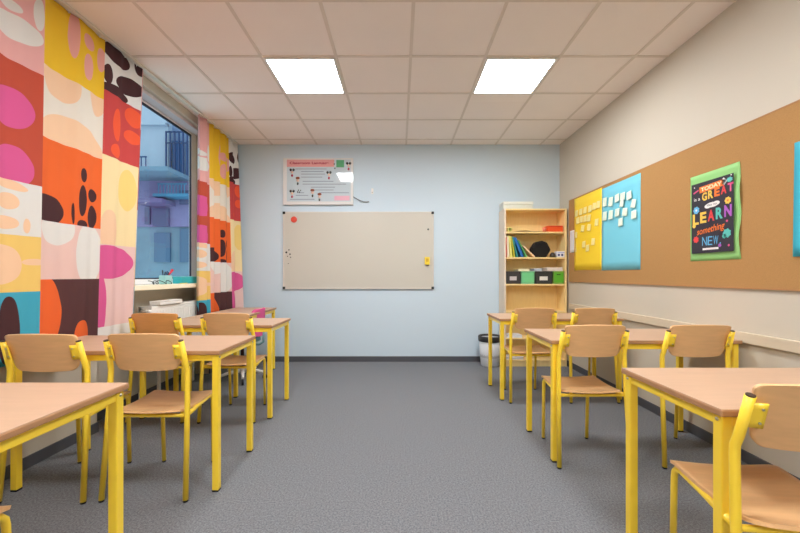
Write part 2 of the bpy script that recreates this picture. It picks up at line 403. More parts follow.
# ------------------------------------------------------------------ desks
def make_desk(wd, dp=.5):
    """origin at floor centre of the near left corner; spans x 0..wd, y 0..dp"""
    t = thing('school_desk', '', 'desk')
    top = MB().box(0, wd, 0, dp, .737, .758, .004).build('tabletop', edge_m, t)
    MB().box(.002, wd - .002, .002, dp - .002, .7575, .760).build('tabletop_surface', top_m, top)
    k = .034; i0 = .012
    fr = MB()
    fr.box(i0 + k, wd - i0 - k, i0 + .004, i0 + .026, .703, .737, .002); fr.box(i0 + k, wd - i0 - k, dp - i0 - .026, dp - i0 - .004, .703, .737, .002)
    fr.box(i0 + .004, i0 + .026, i0 + k, dp - i0 - k, .703, .737, .002); fr.box(wd - i0 - .026, wd - i0 - .004, i0 + k, dp - i0 - k, .703, .737, .002)
    fr.build('frame', yellow, t)
    for ix in (0, 1):
        for iy in (0, 1):
            x0 = i0 if not ix else wd - i0 - k; y0 = i0 if not iy else dp - i0 - k
            lg = MB().box(x0, x0 + k, y0, y0 + k, .008, .737, .004).build('leg', yellow, t)
            MB().box(x0 + .001, x0 + k - .001, y0 + .001, y0 + k - .001, 0, .0095).build('foot_plug', black, lg)
            cx = x0 - .001 if not ix else x0 + k + .001
            M = Matrix.Translation((cx, y0 + k / 2, .722)) @ Matrix.Rotation(PI / 2 * (1 if ix else -1), 4, 'Y')
            MB().lathe([(.0, .004), (.004, .003), (.006, 0), (.006, -.003)][::-1], 12, M).build('screw_head', screw, lg)
    return t
def place_desk(x, y, wd, label, rz=0, dp=.5):
    t = make_desk(wd, dp); t.location = (x, y, 0); t.rotation_euler = (0, 0, rz); t['label'] = label; t['group'] = 'yellow framed school desks'
    return t
place_desk(.965, 1.10, 1.13, 'beech topped yellow desk at right nearest the viewer')
place_desk(.937, 2.264, 1.18, 'beech topped yellow desk in the middle of the right hand rows')
place_desk(.925, 3.39, 1.15, 'beech topped yellow desk furthest back on the right, before the bookcase')
place_desk(-1.015 - 1.10, .88, 1.10, 'beech topped yellow desk at left nearest the viewer, cut by the frame')
place_desk(-.960 - 1.14, 1.955, 1.14, 'beech topped yellow desk in the middle of the left hand rows')
place_desk(-1.022 - 1.09, 2.95, 1.09, 'beech topped yellow desk in the third row on the window side')
place_desk(-1.53, 3.465, 1.10, 'beech topped desk turned lengthwise along the window wall at the back left', rz=PI / 2)

# ------------------------------------------------------------------ chairs
def rounded_half(v, lo, hi, wlo, whi, rlo, rhi):
    w_ = wlo + (whi - wlo) * (v - lo) / (hi - lo)
    if v - lo < rlo: d = rlo - (v - lo); w_ -= rlo - math.sqrt(max(0, rlo * rlo - d * d))
    if hi - v < rhi: d = rhi - (hi - v); w_ -= rhi - math.sqrt(max(0, rhi * rhi - d * d))
    return max(w_, .02)
def ease(v): return .5 - .5 * math.cos(PI * v)
def make_chair(wood):
    t = thing('school_chair', '', 'chair')
    def seat(u, v):
        y = -.0 + .41 * ease(v)
        hw = rounded_half(y, 0, .41, .178, .182, .06, .05)
        x = (2 * u - 1) * hw
        z = .458 - .010 * math.cos(x / .19 * PI / 2) - .012 * math.sin(min(1, max(0, (y) / .36)) * PI)
        if y > .34: z -= .022 * ((y - .34) / .07) ** 2
        if y < .06: z += .010 * ((.06 - y) / .06) ** 2
        return (x, y, z)
    MB().sheet(seat, 22, 26, .011).build('seat', wood, t)
    def back(u, v):
        zz = ease(v)
        z = .674 + .183 * zz
        hw = rounded_half(z, .674, .857, .162, .185, .034, .020)
        x = (2 * u - 1) * hw
        y = .050 - .27 * (z - .68) - .030 * (1 - (x / .19) ** 2)
        z += .010 * zz * (1 - (x / .19) ** 2) - .008 * (1 - zz) * (1 - (x / .19) ** 2)
        return (x, y, z)
    MB().sheet(back, 26, 30, .010).build('backrest', wood, t)
    for s in (-1, 1):
        pts = [(s * .216, 0, .010), (s * .205, .035, .46), (s * .2015, .043, .64), (s * .2005, .043, .67), (s * .197, .034, .70), (s * .192, .001, .825)]
        lg = MB().tube(pts, .0135, 14).build('leg', yellow, t)
        MB().tube([(s * .216, 0, 0), (s * .216, .0008, .012)], .0125, 12).build('foot_plug', black, lg)
        MB().tube([(s * .192, .0015, .823), (s * .1918, .000, .829)], .0118, 12).build('end_cap', plug, lg)
        pts = [(s * .154, .405, .010), (s * .156, .392, .385), (s * .156, .388, .408), (s * .157, .374, .424), (s * .158, .350, .430), (s * .176, .20, .430), (s * .200, .045, .430)]
        lg = MB().tube(pts, .0115, 12).build('leg', yellow, t)
        MB().tube([(s * .154, .405, 0), (s * .154, .4048, .012)], .0112, 12).build('foot_plug', black, lg)
        def br(u, v):
            z = .732 + .075 * v; x = s * (.194 - .038 * u)
            return (x, .050 - .27 * (z - .68) - .013 - .004 - .012 * u, z)
        bko = MB().sheet(br, 4, 4, .005).build('bracket', yellow, t)
        for v in (.22, .78):
            p = Vector(br(.72, v))
            MB().tube([p + Vector((0, -.0055, -.0015)), p + Vector((0, -.001, 0))], .0035, 8).build('rivet', screw, bko)
    MB().tube([(-.203, .040, .428), (.203, .040, .428)], .010, 10).build('crossbar', yellow, t)
    MB().tube([(-.160, .33, .428), (.160, .33, .428)], .009, 10).build('crossbar', yellow, t)
    return t
proto = make_chair(ply); proto_o = make_chair(ply_o)
index_kids()
chairs = [
 (1.176, 1.010, 'N', -.10, 'wooden school chair nearest the viewer at the front right desk'),
 (1.178, 2.208, 'N', 0, 'left wooden chair of the two at the middle right desk'),
 (1.812, 2.208, 'N', 0, 'right wooden chair of the two at the middle right desk, beside the wall'),
 (1.225, 3.330, 'N', 0, 'left wooden chair of the two at the back right desk'),
 (1.773, 3.330, 'N', 0, 'right wooden chair of the two at the back right desk, beside the wall'),
 (-1.375, .745, 'N', 0, 'wooden chair at the front left desk, only its seat corner in view'),
 (-1.828, 1.870, 'N', 0, 'left wooden chair at the middle left desk, close to the curtain'),
 (-1.315, 1.885, 'N', 0, 'right wooden chair at the middle left desk, on the aisle side'),
 (-1.925, 2.885, 'O', 0, 'amber lit wooden chair at the third left desk, beside the curtain edge'),
 (-1.362, 2.885, 'N', 0, 'light wooden chair at the third left desk, on the aisle side'),
]
firsts = {'N': proto, 'O': proto_o}; used = set()
for x, y, k, rz, lab in chairs:
    c = firsts[k] if k not in used else copy_tree(firsts[k])
    used.add(k)
    c.location = (x, y, 0); c.rotation_euler = (0, 0, rz); c['label'] = lab; c['group'] = 'wooden school chairs with yellow tube frames'

# ------------------------------------------------------------------ things on the back wall
t = thing('whiteboard', 'large blank cream whiteboard with black corner caps on pale blue wall', 'whiteboard', (-.5515, YB, 0.976))
hw, hh = 1.0095, 1.036
MB().box(-hw + .01, hw - .01, -.022, 0, .01, hh - .01).build('board', board_m, t)
f = MB()
f.box(-hw, hw, -.026, -.002, 0, .014, .002); f.box(-hw, hw, -.026, -.002, hh - .014, hh, .002)
f.box(-hw, -hw + .014, -.026, -.002, .014, hh - .014, .002); f.box(hw - .014, hw, -.026, -.002, .014, hh - .014, .002)
f.build('frame', mat('pale_board_frame', (214, 208, 198), 0.4), t)
for sx_ in (-1, 1):
    for z in (0, hh - .03):
        x = sx_ * (hw - .013)
        MB().box(x - .017, x + .017, -.03, -.001, z - .002, z + .032, .003).build('corner_cap', black, t)
def magnet(x, z, r, m, label, name='magnet', d=.008, grp=None):
    M = Matrix.Translation((x, YB - .022, z)) @ Matrix.Rotation(PI / 2, 4, 'X')
    o = MB().lathe([(r, 0), (r, d * .7), (r * .85, d), (0.0001, d)], 20, M).build(name, m)
    return tag(o, label, 'magnet', grp)
P = lambda x, y: ((x - 399) * .01346, 1.164 + (275 - y) * .01346)
x, z = P(294, 219.8); magnet(x, z, .042, mat('red_plastic', (214, 70, 50), 0.4), 'round red magnet near the top left corner of the whiteboard')
for (px, py, r, lab) in ((286.4, 252.5, .013, 'small black magnet, largest and leftmost of the cluster on the whiteboard edge'), (289.0, 250.0, .009, 'small black magnet, topmost of the cluster on the whiteboard left edge'),
                         (290.0, 254.3, .010, 'small black magnet at right of the cluster on the whiteboard edge'), (287.6, 256.4, .007, 'tiny black magnet low left in the cluster on the whiteboard edge'),
                         (290.6, 257.4, .008, 'small black magnet low right in the cluster on the whiteboard edge'), (288.4, 263.6, .006, 'tiny grey magnet alone beneath the cluster on the whiteboard edge')):
    x, z = P(px, py); magnet(x, z, r, mat('black_magnet', (40, 34, 34), 0.4), lab, grp='small magnets on the whiteboard')
x, z = P(427.6, 229.5); magnet(x, z, .012, mat('grey_magnet', (90, 95, 90), 0.4), 'small grey magnet near the top right corner of the whiteboard')
x, z = P(426.6, 261.2)
t = thing('board_eraser', 'small yellow eraser held on the right edge of the whiteboard', 'eraser', (x, YB - .024, z))
MB().box(-.033, .033, -.018, 0, -.05, .055, .006).build('body', mat('yellow_plastic', (246, 216, 60), 0.4), t)
MB().box(-.018, .018, -.020, -.016, -.01, .035, .002).build('label_patch', mat('mustard_print', (214, 170, 40), 0.5), t)
MB().box(-.022, .022, -.017, -.002, -.06, -.048, .002).build('felt_pad', mat('grey_felt', (90, 90, 90), 0.9), t)

# classroom language poster
px0, pz1 = P(283.3, 158.8); px1, pz0 = P(353, 205.2)
PW, PH = px1 - px0, pz1 - pz0
t = thing('framed_poster', 'glossy framed poster of classroom phrases on pale blue wall above whiteboard', 'poster', (px0, YB - .0005, pz0))
MB().box(0, PW, -.034, 0, 0, PH, .003).build('backing_board', mat('glossy_white_board', (226, 226, 224), 0.05, 0.5, coat=1.0), t)
pm = Matrix(((1, 0, 0, 0), (0, 0, -1, 0), (0, 1, 0, 0), (0, 0, 0, 1)))     # text plane facing -Y
def PM(u, v, rot=0, off=.0346): return Matrix.Translation((u * PW, -off, v * PH)) @ pm @ Matrix.Rotation(math.radians(rot), 4, 'Z')
def gm(name, rgb): return mat(name, rgb, 0.05, 0.5, coat=1.0)
def patch(name, m, u0, u1, v0, v1, off=.0350):
    return MB().box(u0 * PW, u1 * PW, -off, -.033, v0 * PH, v1 * PH).build(name, m, t)
patch('printed_sheet', gm('poster_pale_blue', (196, 212, 220)), .055, .965, .07, .965, .0345)
patch('header_band', gm('poster_pink', (232, 164, 162)), .055, .73, .81, .965)
patch('green_panel', gm('poster_green', (88, 168, 118)), .76, .87, .80, .955, .0352)
patch('pink_patch', gm('poster_light_pink', (236, 184, 200)), .73, .95, .09, .19, .0352)
text_part('title_text', 'Classroom Language', gm('poster_crimson', (178, 62, 82)), t, PM(.375, .885, 0, .0352), PW * .56, PH * .07, bold=.03)
ln_m = gm('poster_grey_line', (132, 140, 156))
for (u0, u1, v) in ((.18, .62, .765), (.26, .58, .71), (.26, .60, .655), (.26, .56, .59), (.28, .72, .50), (.28, .90, .44), (.40, .74, .375), (.40, .72, .315), (.20, .30, .255), (.52, .94, .255), (.18, .36, .20), (.10, .45, .115)):
    patch('printed_line', ln_m, u0, u1, v - .006, v + .006, .0352)
def dot(u, v, ru, rv, m, name='figure_print', off=.0346):
    M = Matrix.Translation((u * PW, -off, v * PH)) @ pm @ Matrix.Diagonal((ru * PW, rv * PH, 1, 1))
    MB().lathe([(1, 0), (1, .0008), (.001, .0008)], 14, M).build(name, m, t)
bk = gm('poster_black', (34, 30, 34)); br_ = gm('poster_brown', (150, 84, 64)); sk = gm('poster_skin', (228, 196, 176)); rd = gm('poster_red', (190, 70, 90))
for (u, v) in ((.13, .745), (.655, .69), (.13, .29), (.935, .885)):
    dot(u - .02, v, .018, .03, bk); dot(u + .02, v, .018, .03, bk); dot(u, v - .05, .02, .028, sk); dot(u, v - .12, .015, .03, rd)
for (u, v) in ((.21, .57), (.42, .31), (.52, .225)):
    dot(u, v, .03, .028, br_); dot(u, v - .05, .022, .03, sk); dot(u, v - .12, .012, .03, bk)
for (u, v) in ((.22, .31), (.235, .27), (.25, .305), (.21, .275), (.73, .87), (.74, .78)): dot(u, v, .008, .016, bk)
# cable and hook
c = MB(); pts = []
for i in range(15):
    a = i / 14; pts.append((px1 - .01 + .22 * a, YB - .012 - .01 * math.sin(a * PI), P(0, 196.5)[1] - .075 * math.sin(a * PI * .62) + 0))
c.tube(pts, .0055, 8)
tag(c.build('cable', mat('grey_cable', (110, 110, 112), 0.5)), 'short grey cable curving out from the side of the poster', 'cable')
x, z = P(371.8, 191.8)
t = thing('wall_hook', 'small white hook on the blue wall right of the poster', 'hook', (x, YB, z))
MB().box(-.014, .014, -.006, 0, -.03, .045, .002).build('base_plate', white, t)
MB().tube([(0, -.006, -.01), (0, -.02, -.018), (0, -.024, -.006)], .004, 8).build('hook', mat('grey_hook', (120, 120, 120), 0.5), t)

# ------------------------------------------------------------------ bookcase
BX0, BX1, BY0, BY1, BZ = 1.333, 2.125, 4.66, 4.92, 2.008
t = thing('bookcase', 'tall open birch bookcase in the far right corner', 'bookcase', (BX0, BY0, 0))
w_, d_ = BX1 - BX0, BY1 - BY0
th = .02
MB().box(0, th, 0, d_, 0, BZ, .002).build('side_panel', birch_side, t)
MB().box(w_ - th, w_, 0, d_, 0, BZ, .002).build('side_panel', birch, t)
MB().box(th, w_ - th, 0, d_, BZ - th, BZ, .002).build('top_panel', birch, t)
MB().box(th, w_ - th, d_ - .008, d_, .07, BZ - th).build('back_panel', birch, t)
MB().box(th, w_ - th, .012, .028, 0, .07).build('plinth', birch, t)
SH = [1.715, 1.390, 1.050, .700, .364, .085]
for z in SH: MB().box(th, w_ - th, .004, d_ - .008, z - th, z, .002).build('shelf', birch, t)
def X4(px): return (px - 399) * 4.66 / 367
def Z4(py): return 1.164 + (275 - py) * 4.66 / 367
E = .0006
# box on top
bt = thing('flat_storage_box', 'pale flat box with a lid on top of the bookcase', 'box', (1.335, 4.72, BZ + E))
MB().box(0, .38, 0, .18, 0, .065, .004).build('box_body', mat('pale_green_grey_card', (214, 218, 206), 0.6), bt)
MB().box(-.005, .385, -.005, .185, .066, .10, .004).build('lid', mat('pale_lid_card', (222, 224, 214), 0.6), bt)
# top shelf
x = X4(510)
M = Matrix.Translation((x, BY0 + .03, SH[0] + .030 + E)) @ Matrix.Rotation(-PI / 2, 4, 'X')
tp = thing('tape_roll', 'lime green tape roll with dark hole on upper bookcase shelf', 'tape roll', (x, BY0 + .02, SH[0] + E))
R = MB()
R.lathe([(.014, 0), (.030, 0), (.030, .05), (.014, .05), (.014, 0)], 24, Matrix.Translation((0, .0, .0302)) @ Matrix.Rotation(-PI / 2, 4, 'X'))
R.build('tape', mat('lime_tape', (206, 204, 120), 0.5), tp)
MB().lathe([(.0001, .004), (.013, .004), (.013, .046), (.0001, .046)], 20, Matrix.Translation((0, 0, .0302)) @ Matrix.Rotation(-PI / 2, 4, 'X')).build('hole_shade', black, tp)  # solid black fill that paints the shade inside the roll's hole
sh = MB().sheet(lambda u, v: (X4(514) + .36 * u, BY0 + .002 + .20 * v, SH[0] + .006 + .012 * math.sin(u * 4) ** 2 * (1 - v)), 12, 6, .0015)
tag(sh.build('paper_sheet', mat('cream_paper', (240, 222, 176), 0.7)), 'curled cream paper sheet lying on the upper bookcase shelf', 'paper')
ob = thing('orange_box', 'orange red cardboard box at right on the upper bookcase shelf', 'box', (X4(548.5), BY0 + .03, SH[0] + E))
MB().box(0, .19, 0, .14, 0, .080, .003).build('box_body', mat('orange_card', (228, 84, 30), 0.5), ob)
MB().box(.004, .186, -.002, .002, .062, .076).build('printed_strip', mat('dark_orange_print', (206, 60, 24), 0.5), ob)
cu = thing('small_cup', 'small pink cup beside the orange box on the upper bookcase shelf', 'cup', (X4(545.6), BY0 + .06, SH[0] + E))
MB().lathe([(.0001, 0), (.018, 0), (.024, .058), (.021, .058), (.016, .005), (.0001, .005)], 20).build('cup_body', mat('pink_plastic', (226, 130, 104), 0.5), cu)
# books
bks = [(.010, .255, 0, (196, 60, 50), 'thin red book, leftmost on the bookcase'), (.022, .270, -2, (236, 226, 196), 'cream book second from left on the bookcase'),
       (.024, .275, -5, (226, 222, 120), 'pale yellow book leaning on the cream book'), (.010, .265, -9, (206, 204, 60), 'lime green book leaning between yellow and teal books'),
       (.012, .270, -14, (60, 160, 160), 'teal book leaning beside the blue book'), (.032, .265, -22, (24, 104, 178), 'thick blue book leaning on the bookcase'),
       (.012, .240, -27, (90, 180, 110), 'thin green book leaning against the blue book'), (.014, .200, -47, (240, 206, 170), 'peach book slumped lowest at the end of the row')]
bx_ = BX0 + th + .003
for i, (tk, hgt, ang, rgb, lab) in enumerate(bks):
    ar = math.radians(-ang)
    if i:
        ptk, ph, pa = bks[i - 1][0], bks[i - 1][1], math.radians(-bks[i - 1][2])
        Hc = min(ph * math.cos(pa), hgt * math.cos(ar)) + .02
        bx_ += ptk / math.cos(pa) + Hc * (math.tan(ar) - math.tan(pa)) + .002
    M = Matrix.Rotation(math.radians(ang), 4, 'Y')
    zmin = (M @ Vector((0, 0, 0))).z; zmin = min(zmin, (M @ Vector((tk, 0, 0))).z)
    bo = thing('book', lab, 'book', (bx_, BY0 + .015 + .004 * (i % 3), SH[1] + E - zmin), 0, 'books on the second shelf of the bookcase')
    mtl = mat('book_cover_%s' % 'abcdefgh'[i], rgb, 0.5)
    MB().box(0, tk, 0, .003, 0, hgt, M=M).box(0, .002, .003, .17, 0, hgt, M=M).box(tk - .002, tk, .003, .17, 0, hgt, M=M).build('cover', mtl, bo)
    MB().box(.0022, tk - .0022, .0032, .165, .003, hgt - .004, M=M).build('pages', paper, bo)
# black bag: faceted hexagonal
bg_ = thing('black_pouch', 'black rounded hexagonal pouch on the second bookcase shelf', 'pouch', (X4(541.8), BY0 + .05, SH[1] + E))
pts = [(-.07, 0), (.075, 0), (.135, .095), (.085, .195), (.02, .215), (-.055, .20), (-.11, .12), (-.10, .04)]
o = MB().prism(pts, .12, Matrix.Translation((0, .12, 0)) @ Matrix.Rotation(PI / 2, 4, 'X')).build('pouch_body', mat('black_fabric', (12, 12, 14), 0.85), bg_)
md = o.modifiers.new('b', 'BEVEL'); md.width = .018; md.segments = 3
MB().tube([(.089, .045, .19), (.139, .045, .10)], .005, 8).build('white_trim', white, bg_)
cp = thing('dark_bowl', 'small dark upturned bowl beside the black pouch in the bookcase', 'bowl', (X4(553.2), BY0 + .035, SH[1] + E))
MB().lathe([(.0001, .055), (.018, .055), (.030, .046), (.036, .02), (.038, 0), (.034, 0)][::-1], 22).build('bowl_shell', mat('dark_olive_plastic', (40, 32, 22), 0.4), cp)
MB().lathe([(.016, .054), (.018, .060), (.015, .060)], 20).build('foot_ring', mat('dark_olive_plastic', (40, 32, 22)), cp)
lb = thing('patterned_box', 'small white box with dark blue squares at right on the bookcase shelf', 'box', (X4(556.5), BY0 + .005, SH[1] + E))
MB().box(0, .10, 0, .08, 0, .075, .003).build('box_body', mat('white_card', (226, 228, 236), 0.5), lb)
for a in (.012, .055): MB().box(a, a + .026, -.0015, .001, .014, .042).build('blue_square', mat('navy_print', (44, 60, 120), 0.5), lb)
MB().box(.005, .095, -.0012, .001, .052, .066).build('blue_strip', mat('pale_violet_print', (176, 184, 216), 0.5), lb)
# bins
def bin_(x0, wd, rgb, lab_rgb, label, kind):
    t = thing('storage_bin', label, 'storage bin', (x0, BY0 + .012, SH[2] + E), 0, 'storage bins on the third shelf')
    m = mat('bin_plastic_%d_%d' % rgb[:2], rgb, 0.4); h = .158
    b_ = MB(); q = .004
    b_.box(q, wd - q, 0.002, .20, 0, .005); b_.box(q, wd - q, .002, .006, .005, h); b_.box(q, wd - q, .196, .20, .005, h)
    b_.box(q, q + .004, .006, .196, .005, h); b_.box(wd - q - .004, wd - q, .006, .196, .005, h)
    b_.build('bin_body', m, t)
    r_ = MB(); r_.box(0, wd, -.003, .003, h - .012, h + .003, .0015); r_.box(0, wd, .199, .205, h - .012, h + .003, .0015); r_.box(0, .006, .003, .199, h - .012, h + .003, .0015); r_.box(wd - .006, wd, .003, .199, h - .012, h + .003, .0015)
    r_.build('rim', m, t)
    if kind == 'label':
        MB().box(wd * .25, wd * .72, -.0015, .0025, .045, .095).build('paper_label', paper if lab_rgb is None else mat('bin_label_%d' % lab_rgb[0], lab_rgb, .6), t)
    else:
        MB().box(wd * .1, wd * .9, -.0015, .0025, .02, h - .016).build('front_card', mat('bin_card_%d' % lab_rgb[0], lab_rgb, .5), t)
        if kind == 'mark': MB().box(wd * .3, wd * .65, -.003, .000, h - .045, h - .035).build('dark_mark', black, t)
    return t
bin_(X4(505.9), .185, (58, 54, 54), (196, 190, 190), 'dark grey storage bin at far left of the bin row', 'label')
bin_(X4(520.9), .175, (120, 190, 140), (112, 204, 140), 'mint green storage bin second from left', 'card')
bin_(X4(535.2), .218, (50, 54, 52), (226, 226, 216), 'dark grey storage bin with a white label, third from left', 'label')
bin_(X4(553.2), .140, (122, 170, 70), (92, 176, 46), 'bright green storage bin at the right of the bin row', 'mark')
def papers(x, wd, z, n, rgb, label, y=BY0 + .02, dp=.17):
    m = MB()
    for i in range(n):
        a = random.uniform(-.006, .006)
        m.box(x + a, x + wd + a, y + random.uniform(-.004, .004), y + dp, z + E + i * .007, z + E + i * .007 + .0065)
    return tag(m.build('paper_stack', mat('stack_paper_%d_%d' % (rgb[0], rgb[2]), rgb, .7)), label, 'papers', 'paper stacks in the bookcase')
zt = SH[2] + .1626
papers(X4(518.5), .14, zt, 4, (240, 232, 196), 'cream paper stack on top of the mint green bin')
papers(X4(534.5), .10, zt, 5, (196, 206, 220), 'pale blue paper stack on top of the third bin')
papers(X4(547), .20, zt, 7, (232, 222, 214), 'tall white paper stack on top of the bright green bin')
papers(X4(506.5), .20, SH[4], 5, (226, 230, 236), 'white paper stack low in the bookcase at left')
papers(X4(506), .22, SH[5], 5, (230, 230, 234), 'white paper stack on the bottom shelf of the bookcase')
# waste bin
wb = thing('waste_bin', 'translucent white waste bin with black rim left of the bookcase', 'waste bin', (1.165, 4.73, 0))
tm = mat('translucent_white_plastic', (214, 218, 222), 0.4, alpha=0.92)
MB().lathe([(.0001, 0), (.108, 0), (.116, .01), (.14, .335), (.136, .335), (.112, .014), (.0001, .008)], 32).build('bin_body', tm, wb)
MB().lathe([(.1405, .315), (.147, .318), (.149, .375), (.143, .385), (.134, .378), (.134, .325), (.1405, .315)], 32).build('rim', mat('black_rim', (44, 44, 46), 0.5), wb)
MB().lathe([(.128, .36), (.126, .12), (.10, .03), (.0001, .02)][::-1], 24).build('liner_bag', mat('grey_liner', (178, 180, 182), 0.4), wb)

# ------------------------------------------------------------------ right wall: cork board, sheets, notes
cb = thing('cork_board', 'long brown cork pin board along the right wall', 'pin board', (XR - .0005, -1.9, 1.086))
MB().box(-.012, 0, 0, 6.54, 0, 1.012).build('cork_surface', cork, cb)
e = MB(); e.box(-.014, 0, 0, 6.54, -.008, 0); e.box(-.014, 0, 0, 6.54, 1.012, 1.018)
e.build('edge_strip', mat('brown_edge_strip', (176, 128, 80), 0.6), cb)
WS = 1.011
XC = XR - .012 - .0008                     # cork face
def wallsheet(name, y0, y1, z0, z1, m, label, cat, curl=.004, grp=None, x=XC, rot=0, wav=1.0):
    y0, y1 = y0 * WS, y1 * WS; z0, z1 = 1.164 + (z0 - 1.164) * WS, 1.164 + (z1 - 1.164) * WS
    cy, cz = (y0 + y1) / 2, (z0 + z1) / 2
    def fn(u, v):
        yy = (u - .5) * (y1 - y0); zz = (v - .5) * (z1 - z0)
        bulge = curl * (abs(2 * u - 1) ** 3 * .5 * (1 - v) + .3 * (math.sin(u * 5 * wav) ** 2) * (1 - v))
        return (-.0008 - bulge, yy, zz)
    o = MB().sheet(fn, 14, 10, .0006).build(name, m)
    o.location = (x, cy, cz); o.rotation_euler = (math.radians(rot), 0, 0)
    return tag(o, label, cat, grp)
wallsheet('paper_sheet', 3.842, 4.444, 1.220, 2.078, mat('yellow_card', (250, 214, 50), .55), 'large yellow card sheet pinned at the far end of the cork board', 'card sheet', .003)
wallsheet('paper_sheet', 3.222, 3.838, 1.212, 2.062, mat('sky_blue_card', (118, 202, 222), .55), 'large sky blue card sheet pinned next to the yellow one', 'card sheet', .006)
wallsheet('paper_sheet', 1.45, 1.968, 1.262, 1.872, mat('turquoise_card', (56, 180, 204), .5), 'turquoise card sheet on cork board cut by the right edge of the photo', 'card sheet', .012)
wallsheet('paper_sheet', 4.40, 4.56, 1.44, 1.71, mat('plain_notice_paper', (226, 224, 226), .6), 'blank white paper notice pinned beside the bookcase', 'paper', .004)
ord_ = ['first', 'second', 'third', 'fourth', 'fifth', 'sixth', 'seventh']
bn = {'top row': [(3.763, 1.911), (3.657, 1.894), (3.55, 1.909), (3.462, 1.904), (3.364, 1.894)], 'middle row': [(3.763, 1.768), (3.657, 1.763), (3.547, 1.769), (3.428, 1.752), (3.296, 1.707)]}
note_w = mat('pale_mint_note', (222, 236, 216), .6); note_y = mat('pale_cream_note', (244, 230, 150), .6)
def note(y, z, m, label, grp, s=.066, sh=.066, x=XC - .018, rot=0):
    return wallsheet('sticky_note', y - s / 2, y + s / 2, z - sh / 2, z + sh / 2, m, label, 'sticky note', .008, grp, x, rot)
for row, l in bn.items():
    for i, (y, z) in enumerate(l): note(y, z, note_w, 'pale sticky note, %s from left in the %s on the blue sheet' % (ord_[i], row), 'sticky notes on the blue sheet', .07, .09 if i < 2 else .075, XC - .0125, random.uniform(-8, 8))
note(3.472, 1.845, note_w, 'pale sticky note hanging under the top row on the blue sheet', 'sticky notes on the blue sheet', .055, .07, XC - .0145, 5)
note(3.302, 1.807, note_w, 'pale sticky note between the two rows at right on the blue sheet', 'sticky notes on the blue sheet', .06, .075, XC - .0125, 12)
note(3.494, 1.668, note_w, 'pale sticky note alone below the rows on the blue sheet', 'sticky notes on the blue sheet', .066, .075, XC - .0125, -4)
yn = {'top row': [(4.373, 1.897), (4.269, 1.897), (4.17, 1.899), (4.063, 1.898), (3.975, 1.908), (3.893, 1.912)], 'second row': [(4.343, 1.807), (4.255, 1.807), (4.170, 1.804), (4.085, 1.798), (3.927, 1.728)],
      'third row': [(4.226, 1.699), (4.085, 1.693)], 'low cluster': [(4.198, 1.514), (4.116, 1.466), (3.998, 1.527)]}
for row, l in yn.items():
    for i, (y, z) in enumerate(l): note(y, z, note_y, 'cream sticky note, %s from left in the %s on the yellow sheet' % (ord_[i], row), 'sticky notes on the yellow sheet', .07, .075, XC - .0075, random.uniform(-8, 8))
note(4.383, 1.641, note_y, 'cream sticky note alone at the left edge of the yellow sheet', 'sticky notes on the yellow sheet', .05, .07, XC - .0075)

# motivational poster
gy0, gy1, gz0, gz1 = 2.300, 2.700, 1.264, 1.878
t = thing('motivation_poster', 'black lettered poster on a bright green card backing on cork board', 'poster', (XC, gy1, gz0))
GW, GH = gy1 - gy0, gz1 - gz0
def gf(u, v): return (-.0012 - .012 * (u ** 6) * (math.sin(v * 7) ** 2) , -u * GW + .004 * math.sin(v * 8) * (u ** 4), v * GH)
MB().sheet(gf, 20, 20, .0006).build('green_backing', mat('lime_card', (146, 204, 124), .55), t)
by0, by1, bz0, bz1 = 2.336, 2.672, 1.317, 1.815
BW, BH = by1 - by0, bz1 - bz0
OFF = .0155
MB().box(-OFF, -OFF + .001, -(gy1 - by0), -(gy1 - by1), bz0 - gz0, bz1 - gz0).build('black_sheet', mat('poster_charcoal', (44, 38, 50), .45), t)
rm = Matrix(((0, 0, -1, 0), (-1, 0, 0, 0), (0, 1, 0, 0), (0, 0, 0, 1)))
def QM(u, v, rot=0, off=.0006): return Matrix.Translation((-OFF - off, -(gy1 - by1) - u * BW, bz0 - gz0 + v * BH)) @ rm @ Matrix.Rotation(math.radians(rot), 4, 'Z')
C = lambda n, rgb: mat('print_' + n, rgb, .5)
cor, cyl, cbl, cte, cpu, cwh, crd, cpk = C('orange', (240, 120, 40)), C('yellow', (236, 196, 80)), C('blue', (100, 180, 226)), C('teal', (90, 190, 180)), C('purple', (170, 90, 190)), C('white', (236, 234, 230)), C('red', (222, 66, 66)), C('pink', (220, 80, 130))
def quad(name, m, u, v, wu, hv, rot=0, off=.0004, n=4, rad=False):
    M = QM(u, v, rot, off)
    k = MB()
    if n == 4: k.box(-wu * BW / 2, wu * BW / 2, -hv * BH / 2, hv * BH / 2, -.0003, .0003, M=M)
    else: k.prism([(wu * BW / 2 * (1 if i % 2 or n > 10 else .8) * math.cos(2 * PI * i / (n * 2)), hv * BH / 2 * (1 if i % 2 or n > 10 else .8) * math.sin(2 * PI * i / (n * 2))) for i in range(n * 2)], .0003, M)
    return k.build(name, m, t)
quad('orange_banner', cor, .50, .905, .58, .085, 3)
text_part('banner_lettering', 'TODAY', C('cream', (250, 226, 180)), t, QM(.50, .905, 3, .0008), BW * .50, BH * .055, bold=.04)
quad('arrow_tail', cwh, .80, .915, .10, .05, 45); quad('arrow_tail', cwh, .80, .94, .10, .04, -45); quad('teal_star', cte, .92, .93, .14, .07, 0, .0006, 7)
quad('pink_squiggle', cpk, .12, .885, .14, .02, 20)
text_part('small_lettering', 'is a', cwh, t, QM(.15, .775), BW * .16, BH * .045, bold=.01)
for i, (ch, m_) in enumerate(zip('GREAT', (cyl, cyl, cor, crd, cpk))): text_part('letter', ch, m_, t, QM(.34 + .150 * i, .79 + .010 * i), BW * .125, BH * .115, bold=.04)
